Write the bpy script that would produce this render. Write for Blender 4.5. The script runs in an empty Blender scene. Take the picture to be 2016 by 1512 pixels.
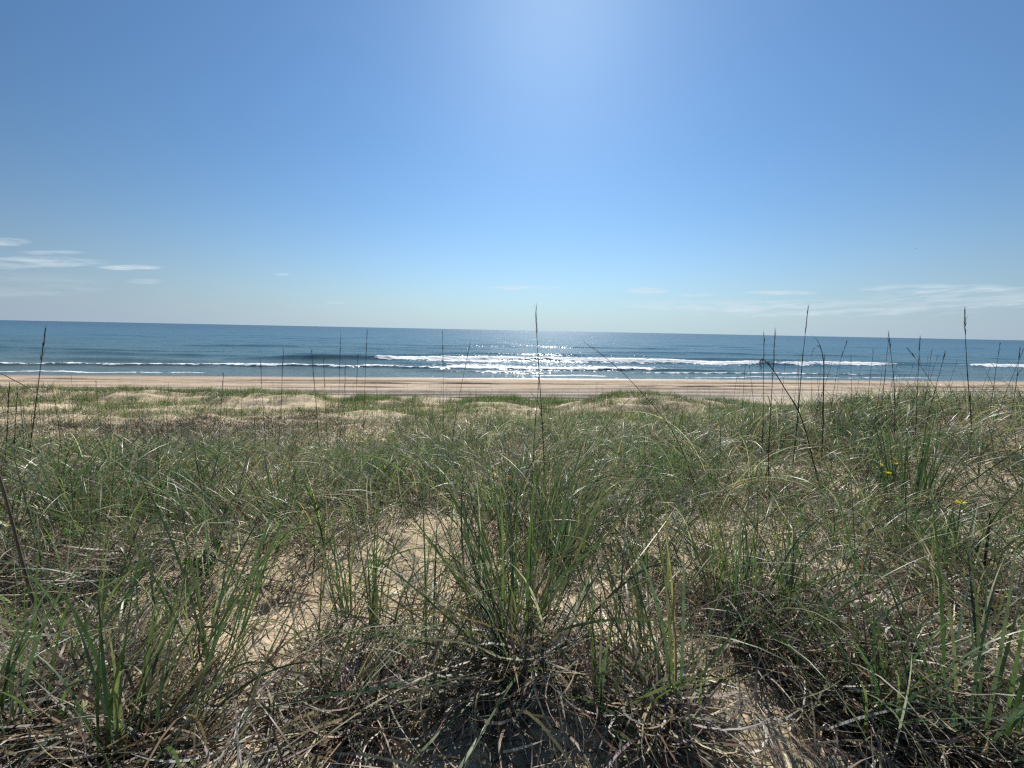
import bpy, math, random
import numpy as np
from mathutils import Matrix, Vector

R = math.radians
SC = bpy.context.scene
COL = SC.collection
rng = np.random.default_rng(7)
random.seed(7)

# ------------------------------------------------------------------ camera
EYE = np.array([0.0, 0.0, 6.0])
FPX = 757.0                                   # focal length in pixels of the 2016 px wide photograph
PITCH, ROLL = R(7.97), R(1.137)
F_ = np.array([0, math.cos(PITCH), -math.sin(PITCH)])
R0 = np.array([1.0, 0, 0]); U0 = np.array([0, math.sin(PITCH), math.cos(PITCH)])
R_ = math.cos(ROLL) * R0 + math.sin(ROLL) * U0
U_ = -math.sin(ROLL) * R0 + math.cos(ROLL) * U0
cam = bpy.data.cameras.new('camera'); cam.sensor_width = 36.0
cam.lens = FPX / 2016 * 36.0; cam.clip_start = 0.02; cam.clip_end = 120000
co = bpy.data.objects.new('camera', cam); COL.objects.link(co)
co.matrix_world = Matrix(((R_[0], U_[0], -F_[0], EYE[0]), (R_[1], U_[1], -F_[1], EYE[1]),
                          (R_[2], U_[2], -F_[2], EYE[2]), (0, 0, 0, 1)))
SC.camera = co

def ray(px, py):
    d = F_ + R_ * ((px - 1008) / FPX) + U_ * ((756 - py) / FPX)
    return d

# ------------------------------------------------------------------ sun, sky, exposure
sd = ray(1098, -75); sd /= np.linalg.norm(sd)
SUN_EL = math.asin(sd[2]); SUN_AZ = math.atan2(sd[0], sd[1])     # azimuth from +Y towards +X
sl = bpy.data.lights.new('sun', 'SUN'); sl.energy = 5.0; sl.angle = R(0.53); sl.color = (1.0, 0.95, 0.87)
so = bpy.data.objects.new('sun', sl); COL.objects.link(so)
so.rotation_euler = Vector((-sd[0], -sd[1], -sd[2])).to_track_quat('-Z', 'Y').to_euler()
so.location = (0, 0, 60)

W = bpy.data.worlds.new("World"); SC.world = W; W.use_nodes = True
SKY_STRENGTH = 0.083
def build_world():
    nt = W.node_tree; N, L = nt.nodes, nt.links; N.clear()
    out = N.new('ShaderNodeOutputWorld'); bg = N.new('ShaderNodeBackground'); bg.inputs[1].default_value = SKY_STRENGTH
    sky = N.new('ShaderNodeTexSky'); sky.sky_type = 'NISHITA'; sky.sun_disc = False
    sky.sun_elevation = SUN_EL; sky.sun_rotation = SUN_AZ
    sky.altitude = 0; sky.air_density = 1.0; sky.dust_density = 0.18; sky.ozone_density = 2.0
    tc = N.new('ShaderNodeTexCoord'); sp = N.new('ShaderNodeSeparateXYZ'); L.new(tc.outputs['Generated'], sp.inputs[0])
    def math_(op, a, b=None, clamp=False):
        m = N.new('ShaderNodeMath'); m.operation = op; m.use_clamp = clamp
        for i, v in enumerate((a, b)):
            if v is None: continue
            if isinstance(v, (int, float)): m.inputs[i].default_value = v
            else: L.new(v, m.inputs[i])
        return m.outputs[0]
    az = math_('ARCTAN2', sp.outputs[0], sp.outputs[1])
    el = math_('ARCSINE', sp.outputs[2])
    cmb = N.new('ShaderNodeCombineXYZ'); L.new(math_('MULTIPLY', az, 16.0), cmb.inputs[0]); L.new(math_('ADD', math_('MULTIPLY', el, 120.0), math_('MULTIPLY', az, -6.0)), cmb.inputs[1])
    nz = N.new('ShaderNodeTexNoise'); nz.inputs['Scale'].default_value = 1.0; nz.inputs['Detail'].default_value = 7; nz.inputs['Roughness'].default_value = 0.62
    L.new(cmb.outputs[0], nz.inputs['Vector'])
    cmb2 = N.new('ShaderNodeCombineXYZ'); L.new(math_('MULTIPLY', az, 2.2), cmb2.inputs[0]); L.new(math_('MULTIPLY', el, 16.0), cmb2.inputs[1])
    nz2 = N.new('ShaderNodeTexNoise'); nz2.inputs['Scale'].default_value = 1.0; nz2.inputs['Detail'].default_value = 4
    L.new(cmb2.outputs[0], nz2.inputs['Vector'])
    total = None
    # cloud wisps: (px, py, half width, half height, opacity) in photograph pixels -> direction on the sky
    wisps = [(60, 516, 150, 11, .55), (15, 476, 46, 8, .55), (110, 497, 62, 5, .4), (258, 526, 62, 5, .6), (288, 554, 38, 5, .5),
             (1030, 566, 75, 5, .6), (1272, 572, 44, 7, .75), (1372, 580, 38, 4, .5), (1530, 576, 75, 5, .6), (555, 540, 16, 3, .4),
             (1850, 569, 190, 10, .55), (1520, 604, 440, 16, .50), (1900, 588, 260, 20, .40), (660, 595, 22, 4, .35), (60, 560, 160, 24, .15)]
    for (px, py, hw, hh, op) in wisps:
        d = ray(px, py); d1 = ray(px + hw, py); d2 = ray(px, py - hh)
        A = lambda v: (math.atan2(v[0], v[1]), math.asin(v[2] / np.linalg.norm(v)))
        a0, e0 = A(d); a1, _ = A(d1); _, e2 = A(d2); _, e1 = A(d1)
        ra = abs(a1 - a0); re = abs(e2 - e0); sl_ = (e1 - e0) / (a1 - a0)
        da = math_('SUBTRACT', az, a0)
        u = math_('DIVIDE', da, ra)
        de = math_('SUBTRACT', math_('SUBTRACT', el, e0), math_('MULTIPLY', da, sl_ * 1.0))
        v = math_('DIVIDE', math_('ADD', de, math_('MULTIPLY', math_('SUBTRACT', nz.outputs[0], .5), re * 2.2)), re)
        r2 = math_('ADD', math_('MULTIPLY', u, u), math_('MULTIPLY', v, v))
        m = math_('MULTIPLY', math_('SUBTRACT', 1.25, r2), 1.1, True)
        ns = math_('MULTIPLY', math_('SUBTRACT', math_('ADD', math_('MULTIPLY', nz.outputs[0], .75), math_('MULTIPLY', nz2.outputs[0], .25)), .40), 5.0, True)
        m = math_('MULTIPLY', m, ns)
        m = math_('MULTIPLY', m, min(.9, op * 1.1))
        total = m if total is None else math_('MAXIMUM', total, m)
    # clear-air colour, with the pale maritime haze low over the horizon
    ti = N.new('ShaderNodeMix'); ti.data_type = 'RGBA'; ti.blend_type = 'MULTIPLY'; ti.inputs[0].default_value = 1
    L.new(sky.outputs[0], ti.inputs[6]); ti.inputs[7].default_value = (.64, .87, 1.02, 1)
    dt = N.new('ShaderNodeVectorMath'); dt.operation = 'DOT_PRODUCT'; L.new(tc.outputs['Generated'], dt.inputs[0]); dt.inputs[1].default_value = tuple(sd)
    gm = N.new('ShaderNodeMapRange'); gm.inputs[1].default_value = .5; gm.inputs[2].default_value = 1.0; gm.inputs[3].default_value = .70; gm.inputs[4].default_value = 1.12; L.new(dt.outputs['Value'], gm.inputs[0])
    tv = N.new('ShaderNodeVectorMath'); tv.operation = 'SCALE'; L.new(ti.outputs[2], tv.inputs[0]); L.new(gm.outputs[0], tv.inputs[3])
    hz = N.new('ShaderNodeMix'); hz.data_type = 'RGBA'; hz.inputs[6].default_value = (2.9, 3.6, 4.7, 1); hz.inputs[7].default_value = (4.9, 6.2, 6.9, 1)
    L.new(math_('POWER', math_('MAXIMUM', math_('COSINE', math_('MULTIPLY', math_('SUBTRACT', az, SUN_AZ), 1.25)), 0.0), 1.5), hz.inputs[0])
    lo = N.new('ShaderNodeMix'); lo.data_type = 'RGBA'
    L.new(math_('MULTIPLY', math_('EXPONENT', math_('MULTIPLY', math_('POWER', math_('MAXIMUM', el, 0.0), 1.3), -14.0)), .96), lo.inputs[0])
    L.new(tv.outputs[0], lo.inputs[6]); L.new(hz.outputs[2], lo.inputs[7])
    mx = N.new('ShaderNodeMix'); mx.data_type = 'RGBA'
    L.new(total, mx.inputs[0]); L.new(lo.outputs[2], mx.inputs[6]); mx.inputs[7].default_value = (6.6, 7.4, 8.0, 1)
    L.new(mx.outputs[2], bg.inputs[0]); L.new(bg.outputs[0], out.inputs[0])
build_world()
SC.view_settings.view_transform = 'Standard'; SC.view_settings.look = 'None'
SC.view_settings.exposure = 0.40; SC.view_settings.gamma = 1.0
SC.render.engine = 'CYCLES'
SC.cycles.max_bounces = 6; SC.cycles.diffuse_bounces = 1; SC.cycles.glossy_bounces = 3; SC.cycles.transmission_bounces = 4
SC.cycles.use_denoising = False
SC.cycles.sample_clamp_indirect = 5.0; SC.cycles.sample_clamp_direct = 8.0
SC.cycles.pixel_filter_type = 'BLACKMAN_HARRIS'; SC.cycles.filter_width = 1.3

# ------------------------------------------------------------------ helpers
def waves_noise(seed, n, lam, amp):
    r = np.random.default_rng(seed)
    th = r.uniform(0, 2 * math.pi, n); k = 2 * math.pi / (lam * r.uniform(0.6, 1.6, n)); ph = r.uniform(0, 6.28, n)
    def f(x, y):
        out = np.zeros(np.broadcast(x, y).shape)
        for i in range(n):
            out += np.sin((np.cos(th[i]) * x + np.sin(th[i]) * y) * k[i] + ph[i])
        return out * amp / math.sqrt(n / 2)
    return f
nA = waves_noise(1, 7, 5.0, .09); nB = waves_noise(2, 9, 1.3, .035); nC = waves_noise(3, 12, 0.32, .013)
nV = waves_noise(5, 8, 2.2, 1.0); nV2 = waves_noise(6, 8, 6.0, 1.0); nV3 = waves_noise(16, 9, 0.8, 1.0)
SH = 48.6; TL = 0.1085                      # shoreline distance and skew
def S_of(x, y): return y - TL * x - SH
_py = np.linspace(-60, 60, 601)
_pz = np.interp(_py, [-60, -8, -2, 0, 2, 4, 8, 13, 18, 22, 26, 29, 33, 60], [4.0, 4.6, 4.62, 4.55, 4.36, 4.10, 3.42, 2.60, 1.92, 1.58, 1.38, 1.0, 0.3, -3])
_k = np.hanning(9); _k /= _k.sum(); _pz = np.convolve(np.pad(_pz, 4, 'edge'), _k, 'valid')
def bump(x, y, cx, cy, sx, sy, a): return a * np.exp(-((x - cx) / sx) ** 2 - ((y - cy) / sy) ** 2)
tr_ = np.random.default_rng(11)
TRACKS = [(tr_.uniform(-20.5, -3.5), tr_.uniform(.22, .5), tr_.uniform(.04, .11), tr_.uniform(-.012, .012), tr_.uniform(.2, .6), tr_.uniform(0, 6)) for _ in range(34)]
TRACKS += [(-6.2, .35, .10, .004, .2, 1), (-6.9, .3, .08, .004, .2, 1), (-14.6, .3, .09, -.006, .3, 2), (-15.5, .3, .09, -.006, .3, 2), (-12.0, .2, .07, .06, .3, 2), (-9, .2, .07, -.07, .3, 4), (-17.4, .3, .09, .008, .3, 2)]
def G(x, y, micro=True):
    x = np.asarray(x, float); y = np.asarray(y, float)
    s = S_of(x, y)
    zd = np.interp(y, _py, _pz)
    zd = zd + 1.12 / (1 + np.exp(-(x - 5.5) / 1.6)) * np.exp(-((y - 8.6) / 4.6) ** 2)
    zd = zd + bump(x, y, 8.3, 22.0, 4.2, 2.6, .78) + bump(x, y, -20.3, 22, 4.2, 1.9, .36) + bump(x + .5 * y - 10, y, -13, 21.5, 2.6, 1.8, .52) + .06 * nV(x * .8, y * 1.1) * np.exp(-((y - 20) / 5) ** 2)
    zd = zd + bump(x, y, -27, 20.5, 5, 2.5, .35) + bump(x, y, -2.0, 21.5, 2.4, 1.6, .22) + bump(x, y, -4, 16, 4, 1.6, .1)
    zd = zd + bump(x, y, .35, 1.7, .7, .5, .10) + bump(x, y, -11, 12.5, 4, 1.5, .1)
    land = 1 / (1 + np.exp((y - 27) / 1.2))
    zd = zd + nA(x, y) * (0.4 + 0.6 * np.clip((y - 4) / 8, 0, 1)) + nB(x, y)
    if micro: zd = zd + nC(x, y) + 0.6 * nC(x * 2.7 + 5, y * 2.7)
    zb = np.where(s < 0, 1.5 * np.tanh(-s * 0.048 / 1.5), -0.05 * s)
    zb = np.maximum(zb, -3.5) + 0.02 * nA(x * .5, y) * np.clip(-s / 5, 0, 1)
    if micro:
        tr = np.zeros_like(zb)
        for (c, w, dep, sk, wa, ph) in TRACKS:
            t = (s - c - sk * x - wa * np.sin(x * .035 + ph)) / w
            tr += dep * (-np.exp(-t * t) + 0.55 * np.exp(-(np.abs(t) - 1.9) ** 2 * 2))
        zb = zb + tr * np.clip((-2.6 - s) / 1.5, 0, 1) + 0.35 * nC(x * .7, y * .7) * np.clip(-s / 6, 0, 1)
    w = land
    return np.maximum(zb, zd * w + zb * (1 - w) - .02 * (1 - w))
def hit(px, py, lift=0.0):
    """world point where the photograph's pixel meets the ground"""
    d = ray(px, py); t = np.geomspace(0.6, 90, 4000)
    P = EYE[None] + d[None] * t[:, None]
    b = P[:, 2] < G(P[:, 0], P[:, 1], False) + lift
    i = int(np.argmax(b)) if b.any() else len(t) - 1
    return P[i]
def at_depth(px, py, D):
    d = ray(px, py); return EYE + d * (D / d[1])

def mesh_obj(name, V, faces, mat, parent=None, attrs=None, smooth=True, k=4):
    me = bpy.data.meshes.new(name)
    V = np.asarray(V, np.float32).reshape(-1, 3)
    if isinstance(faces, np.ndarray):
        F = faces.astype(np.int32).reshape(-1, k); nf = len(F)
        me.vertices.add(len(V)); me.vertices.foreach_set('co', V.ravel())
        me.loops.add(nf * k); me.loops.foreach_set('vertex_index', F.ravel())
        me.polygons.add(nf); me.polygons.foreach_set('loop_start', np.arange(0, nf * k, k, dtype=np.int32))
        me.polygons.foreach_set('loop_total', np.full(nf, k, np.int32))
    else:
        me.from_pydata([tuple(v) for v in V], [], faces)
    me.polygons.foreach_set('use_smooth', np.full(len(me.polygons), smooth, bool))
    for an, (kind, data) in (attrs or {}).items():
        a = me.attributes.new(an, kind, 'POINT')
        a.data.foreach_set('color' if 'COLOR' in kind else 'value', np.asarray(data, np.float32).ravel())
    me.update(); me.validate()
    if mat: me.materials.append(mat)
    o = bpy.data.objects.new(name, me); COL.objects.link(o)
    if parent: o.parent = parent
    return o
def tag(o, label, cat=None, group=None, kind=None):
    if label: o['label'] = label
    if cat: o['category'] = cat
    if group: o['group'] = group
    if kind: o['kind'] = kind
    return o
def thing(name, loc, label, cat, group=None):
    o = bpy.data.objects.new(name, None); COL.objects.link(o); o.location = tuple(loc); o.empty_display_size = .1
    return tag(o, label, cat, group)

# ------------------------------------------------------------------ materials
def new_mat(name):
    m = bpy.data.materials.new(name); m.use_nodes = True
    nt = m.node_tree; nt.nodes.clear()
    out = nt.nodes.new('ShaderNodeOutputMaterial')
    return m, nt.nodes, nt.links, out
def node(N, t, **kw):
    n = N.new(t)
    for k_, v in kw.items():
        if hasattr(n, k_): setattr(n, k_, v)
        else: n.inputs[k_.replace('_', ' ')].default_value = v
    return n
def ramp(N, stops):
    r = N.new('ShaderNodeValToRGB'); cr = r.color_ramp
    while len(cr.elements) < len(stops): cr.elements.new(.5)
    for e, (p, c) in zip(cr.elements, stops): e.position = p; e.color = (*c, 1) if len(c) == 3 else c
    return r
def blade_mat(name, transl, rough, tcol, spec=.5):
    m, N, L, out = new_mat(name)
    at = N.new('ShaderNodeAttribute'); at.attribute_name = 'tint'
    geo = N.new('ShaderNodeNewGeometry')
    nz = node(N, 'ShaderNodeTexNoise', Scale=18.0, Detail=3.0); L.new(geo.outputs['Position'], nz.inputs['Vector'])
    rp = ramp(N, [(.3, (.62, .60, .55)), (.5, (1, 1, 1)), (.72, (1.2, 1.2, 1.12))]); L.new(nz.outputs[0], rp.inputs[0])
    mul = N.new('ShaderNodeMix'); mul.data_type = 'RGBA'; mul.blend_type = 'MULTIPLY'; mul.inputs[0].default_value = 1
    L.new(at.outputs['Color'], mul.inputs[6]); L.new(rp.outputs[0], mul.inputs[7])
    pb = node(N, 'ShaderNodeBsdfPrincipled', Roughness=rough); pb.inputs['Specular IOR Level'].default_value = spec
    L.new(mul.outputs[2], pb.inputs['Base Color'])
    tr = N.new('ShaderNodeBsdfTranslucent')
    tm = N.new('ShaderNodeMix'); tm.data_type = 'RGBA'; tm.blend_type = 'MULTIPLY'; tm.inputs[0].default_value = 1
    L.new(mul.outputs[2], tm.inputs[6]); tm.inputs[7].default_value = (*tcol, 1); L.new(tm.outputs[2], tr.inputs[0])
    ms = N.new('ShaderNodeMixShader'); ms.inputs[0].default_value = transl
    L.new(pb.outputs[0], ms.inputs[1]); L.new(tr.outputs[0], ms.inputs[2]); L.new(ms.outputs[0], out.inputs[0])
    return m
M_GREEN = blade_mat('green_blade', .40, .40, (1.25, 1.38, .92), .45)
M_DRY = blade_mat('dry_blade', .28, .44, (1.1, 1.05, .95), .35)
M_STALK = blade_mat('stalk', .05, .5, (1, 1, 1), .3)
M_LEAF = blade_mat('weed_leaf', .4, .45, (1.4, 1.6, .5), .4)
M_PETAL = blade_mat('yellow_petal', .45, .6, (1.1, 1.1, .8), .2)
M_BIRD = blade_mat('feather', .02, .7, (1, 1, 1), .2)

def sand_mat():
    m, N, L, out = new_mat('sand')
    tc = N.new('ShaderNodeTexCoord'); P = tc.outputs['Object']
    sp = N.new('ShaderNodeSeparateXYZ'); L.new(P, sp.inputs[0])
    s1 = node(N, 'ShaderNodeMath', operation='MULTIPLY'); L.new(sp.outputs[0], s1.inputs[0]); s1.inputs[1].default_value = TL
    s2 = node(N, 'ShaderNodeMath', operation='SUBTRACT'); L.new(sp.outputs[1], s2.inputs[0]); L.new(s1.outputs[0], s2.inputs[1])
    big = node(N, 'ShaderNodeTexNoise', Scale=.8, Detail=5.0, Roughness=.6); L.new(P, big.inputs['Vector'])
    rb = ramp(N, [(.25, (.39, .31, .20)), (.5, (.50, .405, .27)), (.75, (.57, .47, .33))]); L.new(big.outputs[0], rb.inputs[0])
    fine = node(N, 'ShaderNodeTexNoise', Scale=260.0, Detail=3.0, Roughness=.7); L.new(P, fine.inputs['Vector'])
    rf = ramp(N, [(.25, (.62, .58, .55)), (.45, (1, 1, 1)), (.75, (1.12, 1.1, 1.05))]); L.new(fine.outputs[0], rf.inputs[0])
    mul = N.new('ShaderNodeMix'); mul.data_type = 'RGBA'; mul.blend_type = 'MULTIPLY'; mul.inputs[0].default_value = 1
    L.new(rb.outputs[0], mul.inputs[6]); L.new(rf.outputs[0], mul.inputs[7])
    # streaks of darker heavy sand along the shore on the driven beach
    mp = N.new('ShaderNodeMapping'); mp.inputs['Rotation'].default_value = (0, 0, math.atan(-TL)); mp.inputs['Scale'].default_value = (.010, .42, .1); L.new(P, mp.inputs[0])
    st = node(N, 'ShaderNodeTexNoise', Scale=2.0, Detail=5.0, Roughness=.65); L.new(mp.outputs[0], st.inputs['Vector'])
    rs = ramp(N, [(.30, (.76, .73, .72)), (.42, (1.0, .99, 1.0)), (.5, (1.10, 1.10, 1.14)), (.62, (1.2, 1.22, 1.30))]); L.new(st.outputs[0], rs.inputs[0])
    bm = N.new('ShaderNodeMapRange'); bm.inputs[1].default_value = 26; bm.inputs[2].default_value = 29; L.new(s2.outputs[0], bm.inputs[0])
    mul2 = N.new('ShaderNodeMix'); mul2.data_type = 'RGBA'; mul2.blend_type = 'MULTIPLY'
    L.new(bm.outputs[0], mul2.inputs[0]); L.new(mul.outputs[2], mul2.inputs[6]); L.new(rs.outputs[0], mul2.inputs[7])
    # beach sand greyer, wet sand by the water darker
    wn = node(N, 'ShaderNodeMath', operation='MULTIPLY_ADD'); L.new(big.outputs[0], wn.inputs[0]); wn.inputs[1].default_value = 2.2; L.new(s2.outputs[0], wn.inputs[2])
    rw = ramp(N, [(0.0, (1, 1, 1)), (.08, (.95, .99, 1.12)), (.34, (.97, .99, 1.10)), (.43, (.78, .76, .79)), (.50, (.89, .86, .88)), (.80, (.86, .82, .82)), (.89, (.62, .60, .62)), (1.0, (.42, .40, .39))])
    wm = N.new('ShaderNodeMapRange'); wm.inputs[1].default_value = 27; wm.inputs[2].default_value = SH + 1.4; L.new(wn.outputs[0], wm.inputs[0]); L.new(wm.outputs[0], rw.inputs[0])
    mul3 = N.new('ShaderNodeMix'); mul3.data_type = 'RGBA'; mul3.blend_type = 'MULTIPLY'; mul3.inputs[0].default_value = 1
    L.new(mul2.outputs[2], mul3.inputs[6]); L.new(rw.outputs[0], mul3.inputs[7])
    pb = node(N, 'ShaderNodeBsdfPrincipled'); L.new(mul3.outputs[2], pb.inputs['Base Color'])
    rr = N.new('ShaderNodeMapRange'); rr.inputs[1].default_value = .84; rr.inputs[2].default_value = .96; rr.inputs[3].default_value = .95; rr.inputs[4].default_value = .25
    L.new(wm.outputs[0], rr.inputs[0]); L.new(rr.outputs[0], pb.inputs['Roughness'])
    pb.inputs['Specular IOR Level'].default_value = .4
    md = node(N, 'ShaderNodeTexNoise', Scale=14.0, Detail=6.0, Roughness=.65); L.new(P, md.inputs['Vector'])
    b1 = N.new('ShaderNodeBump'); b1.inputs['Strength'].default_value = .8; b1.inputs['Distance'].default_value = .045; L.new(md.outputs[0], b1.inputs['Height'])
    b2 = N.new('ShaderNodeBump'); b2.inputs['Strength'].default_value = .5; b2.inputs['Distance'].default_value = .002; L.new(fine.outputs[0], b2.inputs['Height'])
    L.new(b1.outputs[0], b2.inputs['Normal']); L.new(b2.outputs[0], pb.inputs['Normal']); L.new(pb.outputs[0], out.inputs[0])
    return m
M_SAND = sand_mat()

def sea_mat():
    m, N, L, out = new_mat('sea_water')
    tc = N.new('ShaderNodeTexCoord'); P = tc.outputs['Object']
    def mapped(rot, sc):
        mp = N.new('ShaderNodeMapping'); mp.inputs['Rotation'].default_value = (0, 0, rot); mp.inputs['Scale'].default_value = sc; L.new(P, mp.inputs[0]); return mp.outputs[0]
    geo = N.new('ShaderNodeNewGeometry')
    def slopes(rot, sc, scale, k, det):
        n = node(N, 'ShaderNodeTexNoise', Scale=scale, Detail=det, Roughness=.6); L.new(mapped(rot, sc), n.inputs['Vector'])
        v = N.new('ShaderNodeVectorMath'); v.operation = 'SUBTRACT'; L.new(n.outputs['Color'], v.inputs[0]); v.inputs[1].default_value = (.5, .5, .5)
        w = N.new('ShaderNodeVectorMath'); w.operation = 'MULTIPLY'; L.new(v.outputs[0], w.inputs[0]); w.inputs[1].default_value = (k, k, 0); return w.outputs[0]
    va = N.new('ShaderNodeVectorMath'); va.operation = 'ADD'; L.new(slopes(-.1, (.7, 1, 1), 2.6, 1.3, 4.0), va.inputs[0]); L.new(slopes(-.12, (.3, 1, 1), .16, .65, 3.0), va.inputs[1])
    vb = N.new('ShaderNodeVectorMath'); vb.operation = 'ADD'; L.new(va.outputs[0], vb.inputs[0]); L.new(geo.outputs['Normal'], vb.inputs[1])
    vn = N.new('ShaderNodeVectorMath'); vn.operation = 'NORMALIZE'; L.new(vb.outputs[0], vn.inputs[0]); NRM = vn.outputs[0]
    # water body colour: greener and sandier in the shallows, patchy farther out
    sp = N.new('ShaderNodeSeparateXYZ'); L.new(P, sp.inputs[0])
    n3 = node(N, 'ShaderNodeTexNoise', Scale=.02, Detail=3.0); L.new(mapped(-.1, (.12, 1, 1)), n3.inputs['Vector'])
    ad = node(N, 'ShaderNodeMath', operation='MULTIPLY_ADD'); L.new(n3.outputs[0], ad.inputs[0]); ad.inputs[1].default_value = 60; L.new(sp.outputs[1], ad.inputs[2])
    mr = N.new('ShaderNodeMapRange'); mr.inputs[1].default_value = 70; mr.inputs[2].default_value = 700; L.new(ad.outputs[0], mr.inputs[0])
    cr = ramp(N, [(0, (.11, .15, .15)), (.06, (.06, .125, .16)), (.25, (.042, .123, .188)), (1, (.030, .092, .158))]); L.new(mr.outputs[0], cr.inputs[0])
    df = N.new('ShaderNodeBsdfDiffuse'); L.new(cr.outputs[0], df.inputs[0])
    gl = N.new('ShaderNodeBsdfGlossy'); gl.inputs['Roughness'].default_value = .15; gl.inputs[0].default_value = (.92, .96, 1, 1); L.new(NRM, gl.inputs['Normal'])
    fr = N.new('ShaderNodeFresnel'); fr.inputs['IOR'].default_value = 1.33; L.new(NRM, fr.inputs['Normal'])
    fl = N.new('ShaderNodeMapRange'); fl.inputs[1].default_value = 0; fl.inputs[2].default_value = 1; fl.inputs[3].default_value = 0.0; fl.inputs[4].default_value = .43; L.new(fr.outputs[0], fl.inputs[0])
    pb = N.new('ShaderNodeMixShader'); L.new(fl.outputs[0], pb.inputs[0]); L.new(df.outputs[0], pb.inputs[1]); L.new(gl.outputs[0], pb.inputs[2])
    # foam
    fa = N.new('ShaderNodeAttribute'); fa.attribute_name = 'foam'
    nf = node(N, 'ShaderNodeTexNoise', Scale=1.7, Detail=6.0, Roughness=.7); L.new(mapped(-.1, (.55, 1, 1)), nf.inputs['Vector'])
    th = node(N, 'ShaderNodeMath', operation='ADD'); L.new(fa.outputs['Fac'], th.inputs[0]); L.new(nf.outputs[0], th.inputs[1])
    tr = N.new('ShaderNodeMapRange'); tr.inputs[1].default_value = 1.0; tr.inputs[2].default_value = 1.05; L.new(th.outputs[0], tr.inputs[0])
    fb = node(N, 'ShaderNodeBsdfPrincipled', Roughness=.8); fb.inputs['Base Color'].default_value = (.93, .96, .98, 1); fb.inputs['Subsurface Weight'].default_value = 0
    bf = N.new('ShaderNodeBump'); bf.inputs['Strength'].default_value = 1; bf.inputs['Distance'].default_value = .04; L.new(nf.outputs[0], bf.inputs['Height']); L.new(bf.outputs[0], fb.inputs['Normal'])
    ft = N.new('ShaderNodeBsdfTranslucent'); ft.inputs[0].default_value = (.85, .87, .86, 1)
    fm = N.new('ShaderNodeMixShader'); fm.inputs[0].default_value = .18; L.new(fb.outputs[0], fm.inputs[1]); L.new(ft.outputs[0], fm.inputs[2])
    ms = N.new('ShaderNodeMixShader'); L.new(tr.outputs[0], ms.inputs[0]); L.new(pb.outputs[0], ms.inputs[1]); L.new(fm.outputs[0], ms.inputs[2]); L.new(ms.outputs[0], out.inputs[0])
    return m
M_SEA = sea_mat()

# ------------------------------------------------------------------ ground and sea
def grid_faces(ny, nx):
    i = np.arange(ny - 1)[:, None] * nx + np.arange(nx - 1)[None]
    return np.stack([i, i + 1, i + nx + 1, i + nx], -1).reshape(-1, 4)
def build_ground():
    ys = np.concatenate([np.linspace(-60, -3, 25)[:-1], np.linspace(-3, 1, 60)[:-1], np.linspace(1, 4, 120)[:-1], np.linspace(4, 12, 150)[:-1],
                         np.linspace(12, 27, 170)[:-1], np.linspace(27, 60, 380)[:-1], np.linspace(60, 200, 40)])
    u = np.linspace(-1, 1, 521); u = np.sign(u) * np.abs(u) ** 1.15
    X = u[None] * (9 + 2.0 * np.abs(ys[:, None])); Y = np.repeat(ys[:, None], len(u), 1)
    Y = Y + TL * X * np.clip((Y - 24) / 6, 0, 1)
    Z = G(X, Y)
    o = mesh_obj('ground', np.stack([X, Y, Z], -1), grid_faces(*X.shape), M_SAND)
    tag(o, 'pale tan sand of the dune and the driven beach', None, None, 'structure')
build_ground()

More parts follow.
